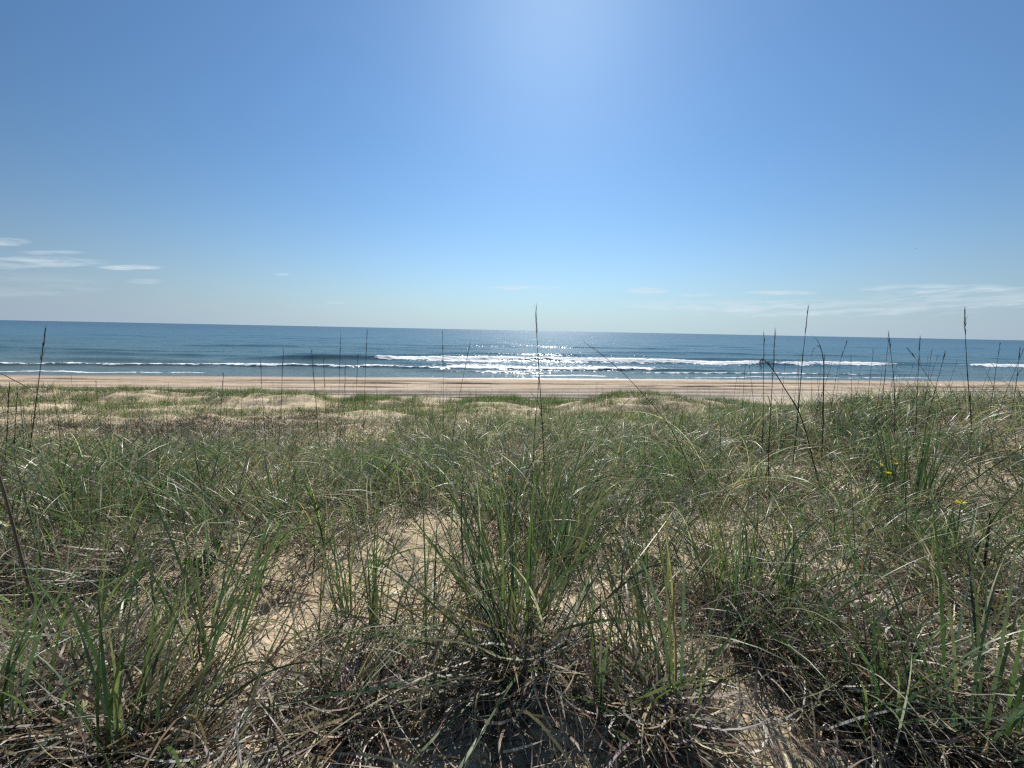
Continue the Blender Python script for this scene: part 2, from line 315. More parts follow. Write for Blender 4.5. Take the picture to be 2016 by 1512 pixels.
def build_sea():
    ss = np.concatenate([np.linspace(-6, 45, 300)[:-1], np.linspace(45, 200, 260)[:-1], np.geomspace(200, 60000, 110)])
    u = np.linspace(-1, 1, 801)
    X = u[None] * (70 + 1.7 * np.maximum(ss[:, None] + SH, 0)); Sg = np.repeat(ss[:, None], len(u), 1)
    Y = Sg + TL * X + SH
    n1 = waves_noise(21, 8, 60, 1.0); n2 = waves_noise(22, 8, 18, 1.0); n3 = waves_noise(23, 10, 3.2, 1.0); n4 = waves_noise(24, 8, 9, 1.0)
    xn = X
    w1 = n1(xn, Sg * 2); 
    fade = np.clip((Sg - 2) / 12, 0, 1) * np.clip((900 - Sg) / 500, 0, 1)
    lam = 17 + Sg * .03
    z = fade * (.13 * np.sin(2 * math.pi * (Sg + 2.2 * w1 + 1.2 * n2(xn * .35, Sg)) / lam) * (.55 + .45 * n1(xn + 90, Sg)) + .05 * n2(xn * .4, Sg * 1.4))
    z += .022 * n3(xn * .5, Sg) * np.clip((Sg - 1) / 6, 0, 1) * np.clip((160 - Sg) / 100, 0, 1)
    sm = lambda a, b, v: np.clip((v - a) / (b - a), 0, 1)
    win = lambda a, b, e: sm(a - e, a + e, xn) * sm(b + e, b - e, xn)
    def wave(c, hf, hb, A):
        t = Sg - c; return A * np.where(t < 0, np.exp(-(t / hf) ** 2), np.exp(-(t / hb) ** 2))
    # outer breaker
    c1 = 25 + 1.0 * n1(xn * 1.1, 3.0) + .5 * n4(xn, 5.0)
    A1 = .75 * win(-46, 44, 12) + .35 * win(-44, -27, 6) + .5 * win(44, 92, 8) + .45 * win(97, 150, 6)
    z += wave(c1, 1.5, 3.6, 1) * A1
    foam = np.zeros_like(z)
    t = Sg - c1
    f1 = win(-27, 50, 4) * np.exp(-((t + .2) / 1.6) ** 4) * 1.1
    f1 = np.maximum(f1, win(-20, 46, 8) * np.exp(-((t + 1.2) / 3.2) ** 4) * .56)
    f1 = np.maximum(f1, (win(50, 84, 13) + win(99, 160, 9)) * np.exp(-((t + .2) / 2.2) ** 4) * .8)
    # inner bore
    c2 = 11.2 + .8 * n1(xn * 1.3, 40.0) + .5 * n4(xn * 1.3, 1.0)
    z += wave(c2, .5, 2.6, .30) * win(-95, 40, 10)
    t2 = Sg - c2
    f2 = win(-75, 24, 4) * np.exp(-((t2 - .4) / .9) ** 4) * (.62 + .3 * win(-40, 24, 18))
    f2 = np.maximum(f2, win(-22, 30, 9) * np.exp(-((t2 - 3.0) / 3.0) ** 4) * .62)
    f2 = np.maximum(f2, win(-60, 10, 12) * np.exp(-((t2 - 2.6) / 2.0) ** 4) * .52)
    f2 = np.maximum(f2, win(-26, 34, 12) * np.exp(-((Sg - 17) / 4.0) ** 4) * .47)
    # swash lines
    c3 = 2.0 + .7 * n1(xn * 2, 8.0) + .3 * n4(xn, 9)
    t3 = Sg - c3
    f3 = (win(-80, -37, 4) * .85 + win(2, 14, 2) * .8 + win(20, 70, 6) * .62 + win(-30, 0, 4) * .3) * np.exp(-(t3 / .55) ** 2)
    # small wavelet in front of the centre
    c4 = 6.5 + .5 * n1(xn * 2, 60.)
    z += wave(c4, .4, 1.4, .14) * (win(-14, 8, 4) + win(24, 75, 6))
    f4 = win(-8, 6, 3) * np.exp(-((Sg - c4) / .6) ** 2) * .6 + win(10, 60, 6) * np.exp(-((Sg - c4) / .7) ** 2) * .55
    # unbroken swells farther out
    for (cs, x0, x1, A) in ((33, -90, -52, .45), (38, -46, 10, .30), (36, 40, 75, .35), (46, -20, 40, .4), (44, -120, -60, .3), (60, 20, 110, .4), (70, -90, 0, .35), (90, -40, 60, .4), (31, 70, 130, .5), (21, -72, -56, .4)):
        z += wave(cs + 1.2 * n1(xn * 1.2 + cs, 9.), 1.6, 4.5, A) * win(x0, x1, 8)
    # foam patch on the sparkling wave behind
    foam = np.maximum.reduce([f1, f2, f3, f4]) * (.94 + .16 * n1(xn * 3.1, Sg * 2) * np.clip(Sg / 6, 0, 1) + .05 * n4(xn * .8, Sg))
    z += np.where(foam > .45, .05, 0) * (np.abs(n3(xn * 1.7, Sg * 1.7)) + .5 * n3(xn * 3.1 + 4, Sg * 3.0)) * np.clip(Sg / 8, 0, 1)
    z += .012 * n4(xn * 1.6, Sg) * np.clip((6 - Sg) / 6, 0, 1) + .02
    o = mesh_obj('sea', np.stack([X, Y, z], -1), grid_faces(*X.shape), M_SEA, attrs={'foam': ('FLOAT', foam)})
    tag(o, 'blue sea with low breakers and sun glitter', None, None, 'structure')
build_sea()

# ------------------------------------------------------------------ blades
def blade_arrays(P, az, tilt, bend, ln, wd, col, tip, S=5, twist=None, daz=None, power=1.4, ground=True, lift=.004):
    n = len(P); tw = np.zeros(n) if twist is None else twist; da = np.zeros(n) if daz is None else daz
    V = np.empty((n, S + 1, 2, 3)); C = np.ones((n, S + 1, 2, 4))
    p = np.array(P, float).copy()
    for k in range(S + 1):
        t = k / S
        th = tilt + bend * t ** power; a = az + da * t
        d = np.stack([np.sin(th) * np.cos(a), np.sin(th) * np.sin(a), np.cos(th)], -1)
        sd_ = np.stack([-np.sin(a), np.cos(a), np.zeros(n)], -1)
        nn = np.cross(d, sd_)
        ps = tw * (.3 + t)
        side = sd_ * np.cos(ps)[:, None] + nn * np.sin(ps)[:, None]
        w = wd * (.62 + .38 * min(1, t * 3)) * (1 - t ** 2.2) + .0003
        V[:, k, 0] = p - side * (w * .5)[:, None]; V[:, k, 1] = p + side * (w * .5)[:, None]
        c = col * (1 - t ** 2) + tip * t ** 2
        C[:, k, :, :3] = c[:, None]
        tm = t + .5 / S; th = tilt + bend * tm ** power; a = az + da * tm
        p = p + np.stack([np.sin(th) * np.cos(a), np.sin(th) * np.sin(a), np.cos(th)], -1) * (ln / S)[:, None]
    if ground:
        g = G(V[..., 0], V[..., 1], True) + lift
        g[:, 0] -= .03
        V[..., 2] = np.maximum(V[..., 2], g)
    b = (np.arange(n) * (S + 1) * 2)[:, None, None]
    q = np.arange(S)[None, :, None] * 2 + np.array([0, 1, 3, 2])[None, None]
    return V.reshape(-1, 3), (b + q).reshape(-1, 4), C.reshape(-1, 4)
class Acc:
    def __init__(s): s.V, s.F, s.C, s.n = [], [], [], 0
    def add(s, a):
        V, F, C = a; s.V.append(V); s.F.append(F + s.n); s.C.append(C); s.n += len(V)
    def build(s, name, mat, parent=None):
        V = np.concatenate(s.V)
        if parent is not None: V = V - np.array(parent.location)
        return mesh_obj(name, V, np.concatenate(s.F), mat, parent, {'tint': ('FLOAT_COLOR', np.concatenate(s.C))})
GREENS = np.array([[.065, .110, .040], [.095, .140, .056], [.062, .110, .062], [.115, .140, .066], [.080, .118, .078], [.165, .165, .09]])
FARG = GREENS * np.array([1.0, 1.10, 1.0])
MIDG = GREENS * np.array([1.0, 1.17, 1.12])
STRAWS = np.array([[.36, .29, .19], [.24, .19, .13], [.14, .10, .07], [.46, .41, .32], [.24, .22, .19], [.09, .065, .045], [.36, .34, .30]])
def pick(pal, n, jit=.15, p=None):
    i = rng.choice(len(pal), n, p=p); c = pal[i] * rng.uniform(1 - jit, 1 + jit, (n, 1)) * rng.uniform(1 - jit / 2, 1 + jit / 2, (n, 3))
    return c

# bare sand patches given where the photograph shows them: (px, py, half width, half height, strength)
def patch(px, py, hw, hh, st):
    c = hit(px, py); a = hit(px, py - hh); b = hit(px, py + hh)
    return (c[0], c[1], hw * c[1] / FPX / math.cos(PITCH), max(.1, (a[1] - b[1]) / 2), st)
PATCHES = [patch(*a) for a in [
    (60, 800, 120, 12, .92), (330, 792, 100, 8, .75), (560, 803, 70, 14, .95), (430, 812, 90, 6, .6), (710, 828, 90, 11, .75), (820, 832, 60, 8, .55), (330, 830, 120, 10, .6), (120, 845, 90, 12, .6),
    (990, 797, 70, 7, .8), (1230, 803, 120, 8, .6), (1891, 1050, 45, 50, .7), (1747, 975, 40, 36, .5), (130, 1110, 50, 30, .8), (640, 1150, 40, 40, .8), (210, 880, 60, 9, .8), (60, 840, 60, 18, .5), (1940, 950, 120, 34, .7), (1620, 960, 60, 24, .4),
    (820, 1050, 110, 60, .95), (620, 1115, 90, 50, .85), (500, 1260, 110, 130, .95), (1150, 1165, 70, 60, .75), (1620, 1115, 90, 50, .7), (730, 1090, 60, 60, .8),
    (760, 1420, 170, 60, .42), (1490, 1440, 120, 70, .8), (250, 1190, 130, 60, .6), (1010, 1470, 160, 50, .5), (1080, 1230, 60, 40, .0)]]
def bare(x, y):
    b = np.zeros(np.shape(x))
    for (cx, cy, rx, ry, st) in PATCHES:
        r = ((x - cx) / rx) ** 2 + ((y - cy) / ry) ** 2
        b = np.maximum(b, st * np.clip((1.3 - r + .35 * nV3(x, y) + .25 * nV(x, y)) * 1.4, 0, 1))
    return b
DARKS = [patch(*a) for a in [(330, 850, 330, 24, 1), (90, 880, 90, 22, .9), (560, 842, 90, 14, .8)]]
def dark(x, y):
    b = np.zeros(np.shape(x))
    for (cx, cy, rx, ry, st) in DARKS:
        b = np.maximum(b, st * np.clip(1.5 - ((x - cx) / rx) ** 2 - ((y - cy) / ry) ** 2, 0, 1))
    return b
def edge(x, y):
    """1 on the vegetated dune, 0 on the beach"""
    return np.clip((25.6 - y + .9 * nV2(x, y * 0) + .7 * nV(x, 0) * .5) / .8, 0, 1) * (y > .75)
def scatter(n, y0, y1, pw=1.0, mx=1.42, m0=2.4):
    u = rng.uniform(0, 1, n)
    y = (y0 ** pw + u * (y1 ** pw - y0 ** pw)) ** (1 / pw)
    x = rng.uniform(-1, 1, n) * (mx * y + m0)
    return x, y

def litter():
    acc = Acc()
    for (n, y0, y1, pw, l0, l1, w0, w1, S, keep) in ((21000, .8, 4.0, 1.6, .10, .42, .004, .0115, 6, .26), (42000, 3.8, 9, 1.5, .14, .50, .007, .014, 4, .22), (26000, 8.5, 15, 1.4, .2, .5, .009, .016, 3, .12)):
        x, y = scatter(n, y0, y1, pw)
        k = rng.uniform(0, 1, n) < np.clip(1 - bare(x, y) * (1 - keep) - .25 * (nV(x, y) < -.6), .05, 1)
        x, y = x[k], y[k]; n = len(x)
        z = G(x, y) + rng.uniform(.002, .09, n) * rng.uniform(0, 1, n)
        az = rng.uniform(0, 2 * math.pi, n) ; tilt = rng.uniform(R(45), R(92), n); bend = rng.normal(R(25), R(40), n)
        col = pick(STRAWS, n, .25, [.15, .17, .12, .17, .16, .06, .17])
        acc.add(blade_arrays(np.stack([x, y, z], -1), az, tilt, bend, rng.uniform(l0, l1, n), rng.uniform(w0, w1, n), col, col * rng.uniform(.7, 1.2, (n, 1)), S,
                             rng.normal(0, .9, n), rng.normal(0, 1.0, n)))
    # matted heaps of dead grass round the tussock feet
    for (px, py, hw, hh, n, top) in ((1760, 1340, 300, 160, 3200, .16), (1020, 1350, 150, 45, 480, .11), (1450, 1240, 150, 50, 700, .12), (130, 1130, 230, 40, 1100, .13), (1890, 1170, 180, 40, 1100, .13),
                                     (250, 1470, 200, 40, 700, .07), (120, 1400, 190, 90, 1300, .12), (700, 1400, 200, 70, 1000, .06), (1290, 1430, 120, 60, 700, .10)):
        cx, cy, rx, ry, _ = patch(px, py, hw, hh, 1)
        r = np.sqrt(rng.uniform(0, 1, n)); a = rng.uniform(0, 6.283, n); x = cx + rx * r * np.cos(a) * rng.uniform(.6, 1.1, n); y = cy + ry * r * np.sin(a)
        z = G(x, y) + top * (1 - r ** 2) * rng.uniform(0, 1, n)
        col = pick(STRAWS, n, .25, [.12, .18, .16, .14, .18, .10, .12])
        acc.add(blade_arrays(np.stack([x, y, z], -1), rng.uniform(0, 6.283, n), rng.uniform(R(50), R(100), n), rng.normal(R(30), R(45), n), rng.uniform(.12, .42, n), rng.uniform(.005, .012, n), col, col, 7, rng.normal(0, .9, n), rng.normal(0, 1.5, n)))
    o = acc.build('dry_grass_litter', M_DRY)
    tag(o, 'dry brown and grey grass litter lying over the sand', 'dry grass', None, 'stuff')
litter()

def clumps(acc, n_c, y0, y1, pw, per, rad, h0, h1, w0, w1, S, pal, ppal, dryfrac, tilt_s, bend_m, dens, wind=0.0, dry_acc=None):
    x, y = scatter(n_c, y0, y1, pw)
    k = rng.uniform(0, 1, n_c) < dens(x, y)
    x, y = x[k], y[k]; nc = len(x)
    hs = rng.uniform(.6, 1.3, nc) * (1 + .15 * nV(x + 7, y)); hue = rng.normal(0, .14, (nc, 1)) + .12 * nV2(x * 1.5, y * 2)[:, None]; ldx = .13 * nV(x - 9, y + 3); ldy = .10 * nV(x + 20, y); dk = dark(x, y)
    m = rng.poisson(per, nc) + 1
    id_ = np.repeat(np.arange(nc), m); n = len(id_)
    r = rad * np.sqrt(rng.uniform(0, 1, n)); a = rng.uniform(0, 2 * math.pi, n)
    bx = x[id_] + r * np.cos(a); by = y[id_] + r * np.sin(a); bz = G(bx, by)
    out = np.abs(rng.normal(0, tilt_s, n)) * (.35 + r / rad)
    az = a + rng.normal(0, .6, n)
    # wind leans the blades to the side
    vx = np.sin(out) * np.cos(az) + wind + ldx[id_]; vy = np.sin(out) * np.sin(az) + ldy[id_]
    az = np.arctan2(vy, vx); out = np.arcsin(np.clip(np.hypot(vx, vy), 0, .97))
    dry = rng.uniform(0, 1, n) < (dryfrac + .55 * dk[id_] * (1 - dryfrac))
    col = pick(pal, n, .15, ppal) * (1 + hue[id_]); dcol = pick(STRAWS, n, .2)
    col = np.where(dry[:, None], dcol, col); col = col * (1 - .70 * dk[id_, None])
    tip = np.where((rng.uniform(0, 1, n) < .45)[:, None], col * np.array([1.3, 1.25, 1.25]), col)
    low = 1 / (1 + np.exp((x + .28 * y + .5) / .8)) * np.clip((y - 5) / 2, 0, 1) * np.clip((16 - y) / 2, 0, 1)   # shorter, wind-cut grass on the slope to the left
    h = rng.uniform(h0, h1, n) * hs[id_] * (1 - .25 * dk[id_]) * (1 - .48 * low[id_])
    acc.add(blade_arrays(np.stack([bx, by, bz], -1), az, out, np.abs(rng.normal(bend_m, R(26), n)), h, rng.uniform(w0, w1, n), col, tip, S,
                         rng.normal(0, .8, n), rng.normal(0, .35, n)))
def mass():
    acc = Acc()
    cov = lambda lo, hi, amp: (lambda x, y: np.clip((1 - bare(x, y) * 1.02) * (lo + amp * nV(x, y) * .35), 0, hi) * edge(x, y))
    # near sparse blades
    clumps(acc, 820, 1.1, 3.3, 1.6, 5, .07, .35, .85, .005, .011, 8, GREENS, None, .25, R(24), R(50), cov(.6, 1, .5), .05)
    # long single blades arching over and lying down
    clumps(acc, 620, 1.1, 3.4, 1.6, 2, .05, .6, 1.1, .005, .010, 10, GREENS * 1.15, None, .35, R(38), R(85), cov(.8, 1, .3), .02)
    clumps(acc, 1900, 3.2, 7.5, 1.6, 3, .06, .6, 1.1, .006, .011, 9, GREENS * 1.3, None, .5, R(30), R(105), cov(.85, 1, .3), .04)
    clumps(acc, 1500, 7.0, 12, 1.5, 3, .06, .6, .95, .008, .013, 7, GREENS * 1.3, None, .5, R(28), R(105), cov(.85, 1, .3), .08)
    # 3 to 7 m
    clumps(acc, 1500, 2.9, 7.2, 1.7, 14, .14, .35, .85, .006, .012, 7, MIDG, None, .32, R(26), R(62), cov(.62, 1, .9), .05)
    # 7 to 14 m
    clumps(acc, 3700, 6.8, 14.2, 1.6, 14, .20, .30, .72, .009, .015, 5, MIDG, None, .33, R(26), R(55), cov(.62, 1, .9), .10)
    # 14 to 27 m, short tufts
    clumps(acc, 15500, 13.8, 26.5, 1.4, 13, .22, .20, .48, .010, .016, 4, FARG, None, .32, R(26), R(38), cov(.68, 1, .75), .16)
    # dull dark dry growth in the hollow to the left
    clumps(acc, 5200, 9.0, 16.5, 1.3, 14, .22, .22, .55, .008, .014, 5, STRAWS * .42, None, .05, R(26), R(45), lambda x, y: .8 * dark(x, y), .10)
    # grass growing along the seaward crest
    clumps(acc, 3600, 22.0, 25.5, 1.0, 12, .25, .22, .48, .012, .019, 4, FARG, [.3, .2, .3, .05, .1, .05], .06, R(22), R(28),
           lambda x, y: np.clip(.62 + .4 * nV2(x, 0 * y), 0, 1) * edge(x, y) * (1 - .9 * bare(x, y)), .18)
    o = acc.build('dune_grass', M_GREEN)
    tag(o, 'thick grey green beach grass covering the dune down to the beach', 'beach grass', None, 'stuff')
mass()

# ------------------------------------------------------------------ single tussocks that stand out in the foreground
def tussock(px, py, label, n, rad, h0, h1, w0, w1, tilt_s=R(24), bend_m=R(45), lean=(0, 0), dry=50, name='grass_tussock', pal=GREENS, extra=()):
    c = hit(px, py); c[2] = G(c[0], c[1])
    t = thing(name, c, label, 'grass tussock')
    def mk(n, h0, h1, w0, w1, ts, bm, pal, up, curl=.3):
        r = rad * np.sqrt(rng.uniform(0, 1, n)); a = rng.uniform(0, 2 * math.pi, n)
        bx = c[0] + r * np.cos(a); by = c[1] + r * np.sin(a)
        out = np.abs(rng.normal(0, ts, n)) * (.4 + r / rad) + up; az = a + rng.normal(0, .5, n)
        vx = np.sin(out) * np.cos(az) + lean[0]; vy = np.sin(out) * np.sin(az) + lean[1]
        az = np.arctan2(vy, vx); out = np.arcsin(np.clip(np.hypot(vx, vy), 0, .98))
        col = pick(pal, n, .18); tip = np.where((rng.uniform(0, 1, n) < .4)[:, None], col * np.array([1.4, 1.25, 1.1]), col)
        acc = Acc()
        acc.add(blade_arrays(np.stack([bx, by, G(bx, by)], -1), az, out, np.abs(rng.normal(bm, R(24), n)), rng.uniform(h0, h1, n), rng.uniform(w0, w1, n), col, tip, 10,
                             rng.normal(0, .7, n), rng.normal(0, curl, n), 1.6))
        return acc
    mk(n, h0, h1, w0, w1, tilt_s, bend_m, pal, 0).build('green_blades', M_GREEN, t)
    if dry:
        tag(mk(dry, h0 * .25, h1 * .42, w0 * .5, w1 * .65, R(45), R(75), STRAWS * .8, R(15), 1.3).build('dry_blades', M_DRY, t), 'curled dry brown blades round the foot')
    return t
tussock(1010, 1250, 'biggest tall green grass tussock with a dark tangled foot, amid the near sand', 64, .21, .5, 1.1, .006, .012, R(17), R(42), (-.02, .08), 150)
tussock(1000, 1300, 'flat spreading green tussock with long blades lying out to the left below the biggest tussock', 34, .10, .6, 1.0, .008, .014, R(62), R(35), (-.45, -.1), 60)
tussock(1110, 1130, 'upright yellow green tussock just behind the biggest tussock', 90, .15, .5, .85, .006, .011, R(14), R(25), (.02, .05), 50)
tussock(1440, 1200, 'dense tussock with a reddish brown foot above a patch of shaded sand', 85, .14, .6, 1.0, .006, .011, R(24), R(40), (-.08, .05), 120)
tussock(1545, 1215, 'small upright tussock with a few rusty blades close beside the dense brown footed tussock', 26, .06, .4, .75, .006, .012, R(14), R(20), (.05, .05), 20)
tussock(1790, 1000, 'tall dark blue green upright tussock near two yellow flowers', 80, .22, .7, 1.3, .007, .013, R(13), R(26), (.0, .05), 40, pal=GREENS[[0, 2, 2, 4]] * .8)
tussock(690, 1225, 'thin sparse tussock of few blades on bare sand beside the leafy weed', 22, .07, .5, .9, .006, .010, R(16), R(35), (-.05, .05), 30)
tussock(745, 1250, 'narrow straight bladed tuft between the thin sparse tussock and the biggest tussock', 16, .04, .5, .85, .007, .011, R(9), R(18), (.03, .05), 10)
tussock(430, 1330, 'slender tussock of long blades leaning right over the open sand patch', 30, .10, .6, 1.05, .007, .012, R(14), R(25), (.22, .1), 40)
tussock(300, 1480, 'wide bladed green tussock cut by the bottom edge of the view, with pale dead leaves', 44, .13, .5, .9, .009, .015, R(16), R(25), (.2, .1), 60)
tussock(190, 1250, 'loose tussock of dark straight blades beside the thick dead stem', 28, .10, .5, .9, .007, .012, R(20), R(20), (.18, .05), 40)
tussock(70, 1430, 'coarse tussock with broad folded blades in the lowest corner by the dead stem', 36, .12, .5, .95, .008, .012, R(22), R(35), (.12, .05), 50)
tussock(1200, 1390, 'low tussock with a twisted pale blade beside the shadow of the biggest tussock', 26, .07, .3, .6, .007, .013, R(24), R(30), (.05, .05), 40)
tussock(1330, 1420, 'pair of tall broad dark blades standing alone over the shaded sand', 5, .03, .8, 1.0, .011, .015, R(5), R(10), (-.04, .0), 6)
tussock(1720, 1420, 'tussock of grey green blades half buried in matted dead grass', 46, .12, .5, .9, .008, .013, R(20), R(40), (-.12, .05), 120)
tussock(1920, 1490, 'tussock with the broadest blades, reaching up and right out of the lowest corner', 30, .12, .7, 1.1, .009, .014, R(18), R(20), (.1, .1), 60)
tussock(1880, 1120, 'bushy tussock beside the short dark stub and below a yellow flower', 50, .13, .45, .8, .007, .012, R(20), R(50), (.0, .05), 60)
tussock(140, 1010, 'tussock of wide drooping pale green blades in front of the dark stalks', 40, .12, .6, .95, .010, .016, R(16), R(70), (.02, .02), 20)
tussock(1390, 1440, 'few low blades half in shade at the lower end of the shaded sand', 14, .06, .3, .5, .006, .010, R(30), R(40), (.1, .0), 20)
tussock(860, 1180, 'short tuft of spread blades growing from the open sand left of the biggest tussock', 14, .05, .35, .6, .006, .010, R(22), R(30), (-.05, .05), 12)
tussock(1270, 1150, 'round tuft of fine arching blades between the two dense tussocks', 40, .11, .45, .75, .006, .010, R(24), R(60), (.03, .05), 60)
tussock(560, 1010, 'tangled tuft of grey dry and green blades behind the bare sand', 36, .12, .4, .7, .006, .010, R(24), R(55), (.03, .05), 60)

# ------------------------------------------------------------------ stalks
def tube(pts, rad, sides=6):
    pts = np.asarray(pts, float); n = len(pts); V = []; F = []
    T = np.gradient(pts, axis=0); T /= np.linalg.norm(T, axis=1)[:, None] + 1e-9
    for i in range(n):
        a = np.cross(T[i], [.3, .9, .1]); a /= np.linalg.norm(a); b = np.cross(T[i], a)
        for k in range(sides):
            th = 2 * math.pi * k / sides; V.append(pts[i] + rad[i] * (a * math.cos(th) + b * math.sin(th)))
    for i in range(n - 1):
        for k in range(sides):
            F.append([i * sides + k, i * sides + (k + 1) % sides, (i + 1) * sides + (k + 1) % sides, (i + 1) * sides + k])
    return np.array(V), np.array(F)
def smooth_path(pts, m=28):
    pts = np.asarray(pts, float); d = np.r_[0, np.cumsum(np.linalg.norm(np.diff(pts, axis=0), axis=1))]
    if len(pts) == 2: return np.stack([np.interp(np.linspace(0, d[-1], m), d, pts[:, i]) for i in range(3)], -1)
    P = np.vstack([2 * pts[0] - pts[1], pts, 2 * pts[-1] - pts[-2]]); out = []
    per = max(3, m // (len(pts) - 1))
    for i in range(1, len(P) - 2):
        for t in np.linspace(0, 1, per, endpoint=False):
            p0, p1, p2, p3 = P[i - 1], P[i], P[i + 1], P[i + 2]
            out.append(.5 * (2 * p1 + (p2 - p0) * t + (2 * p0 - 5 * p1 + 4 * p2 - p3) * t ** 2 + (3 * p1 - p0 - 3 * p2 + p3) * t ** 3))
    out.append(pts[-1]); return np.array(out)
STCOL = np.array([.045, .038, .026])
def tinted(V, c): return {'tint': ('FLOAT_COLOR', np.tile(np.r_[c, 1.0], (len(V), 1)))}
def stalk_parts(path, r0, r1, t, head=.22, brush=True, leaves=1, col=STCOL, seed=0):
    """path in world coordinates from foot to tip"""
    r_ = np.random.default_rng(seed); loc = np.array(t.location); n = len(path)
    u = np.linspace(0, 1, n); rad = r0 + (r1 - r0) * u
    for q in (.28, .5, .72): rad = rad * (1 + .35 * np.exp(-((u - q) / .012) ** 2))
    V, F = tube(path - loc, rad); mesh_obj('stem', V, F, M_STALK, t, tinted(V, col))
    r0 = max(r0 * 1.15, .0012 * path[0][1]);  L = np.linalg.norm(np.diff(path, axis=0), axis=1).sum()
    if brush:                                     # narrow bristly seed head pressed to the tip
        m = 34; uu = r_.uniform(1 - head, .985, m); P = np.stack([np.interp(uu, u, path[:, i]) for i in range(3)], -1)
        T = np.gradient(path, axis=0); T /= np.linalg.norm(T, axis=1)[:, None]
        D_ = np.stack([np.interp(uu, u, T[:, i]) for i in range(3)], -1) + r_.normal(0, .09, (m, 3)); D_ /= np.linalg.norm(D_, axis=1)[:, None]
        az = np.arctan2(D_[:, 1], D_[:, 0]); ti = np.arccos(np.clip(D_[:, 2], -1, 1)); a = Acc()
        c = np.tile(col * 1.5, (m, 1))
        a.add(blade_arrays(P, az, ti, r_.normal(.0, .08, m), r_.uniform(.05, .12, m) * min(1.3, max(.6, L / 1.6)), np.full(m, max(.002, r0 * .55)), c, c * 1.3, 3, ground=False))
        a.build('seed_head', M_STALK, t)
    for i in range(leaves):
        uu = np.array([r_.uniform(.12, .6)]); P = np.stack([np.interp(uu, u, path[:, j]) for j in range(3)], -1); a = Acc()
        c = (np.array([[.16, .13, .08]]) if i % 2 else np.array([[.08, .10, .045]]))
        a.add(blade_arrays(P, r_.uniform(0, 6.28, 1), r_.uniform(.15, .4, 1), r_.uniform(.6, 2.0, 1), r_.uniform(.2, .4, 1), np.array([max(.006, r0 * 1.7)]), c, c * 1.4, 7, r_.normal(0, .6, 1)))
        a.build('leaf', M_GREEN, t)
def hero(D, pix, label, r0=.006, r1=.0016, brush=True, leaves=1, head=.22, toground=True, cat='grass stalk', name='seed_stalk', lean=0.0, col=STCOL, seed=0):
    pts = [at_depth(px, py, D + lean * i) for i, (px, py) in enumerate(pix)]       # foot first
    if toground:
        g = G(pts[0][0], pts[0][1])
        if pts[0][2] > g:
            d = pts[0] - pts[1]; d = d / abs(d[2]); f = pts[0] + d * min((pts[0][2] - g), 3) * np.array([.6, .6, 1])
            pts = [f] + pts
        pts[0][2] = G(pts[0][0], pts[0][1]) - .04
    t = thing(name, pts[0], label, cat)
    stalk_parts(smooth_path(pts), r0, r1, t, head, brush, leaves, col, seed)
    return t, pts
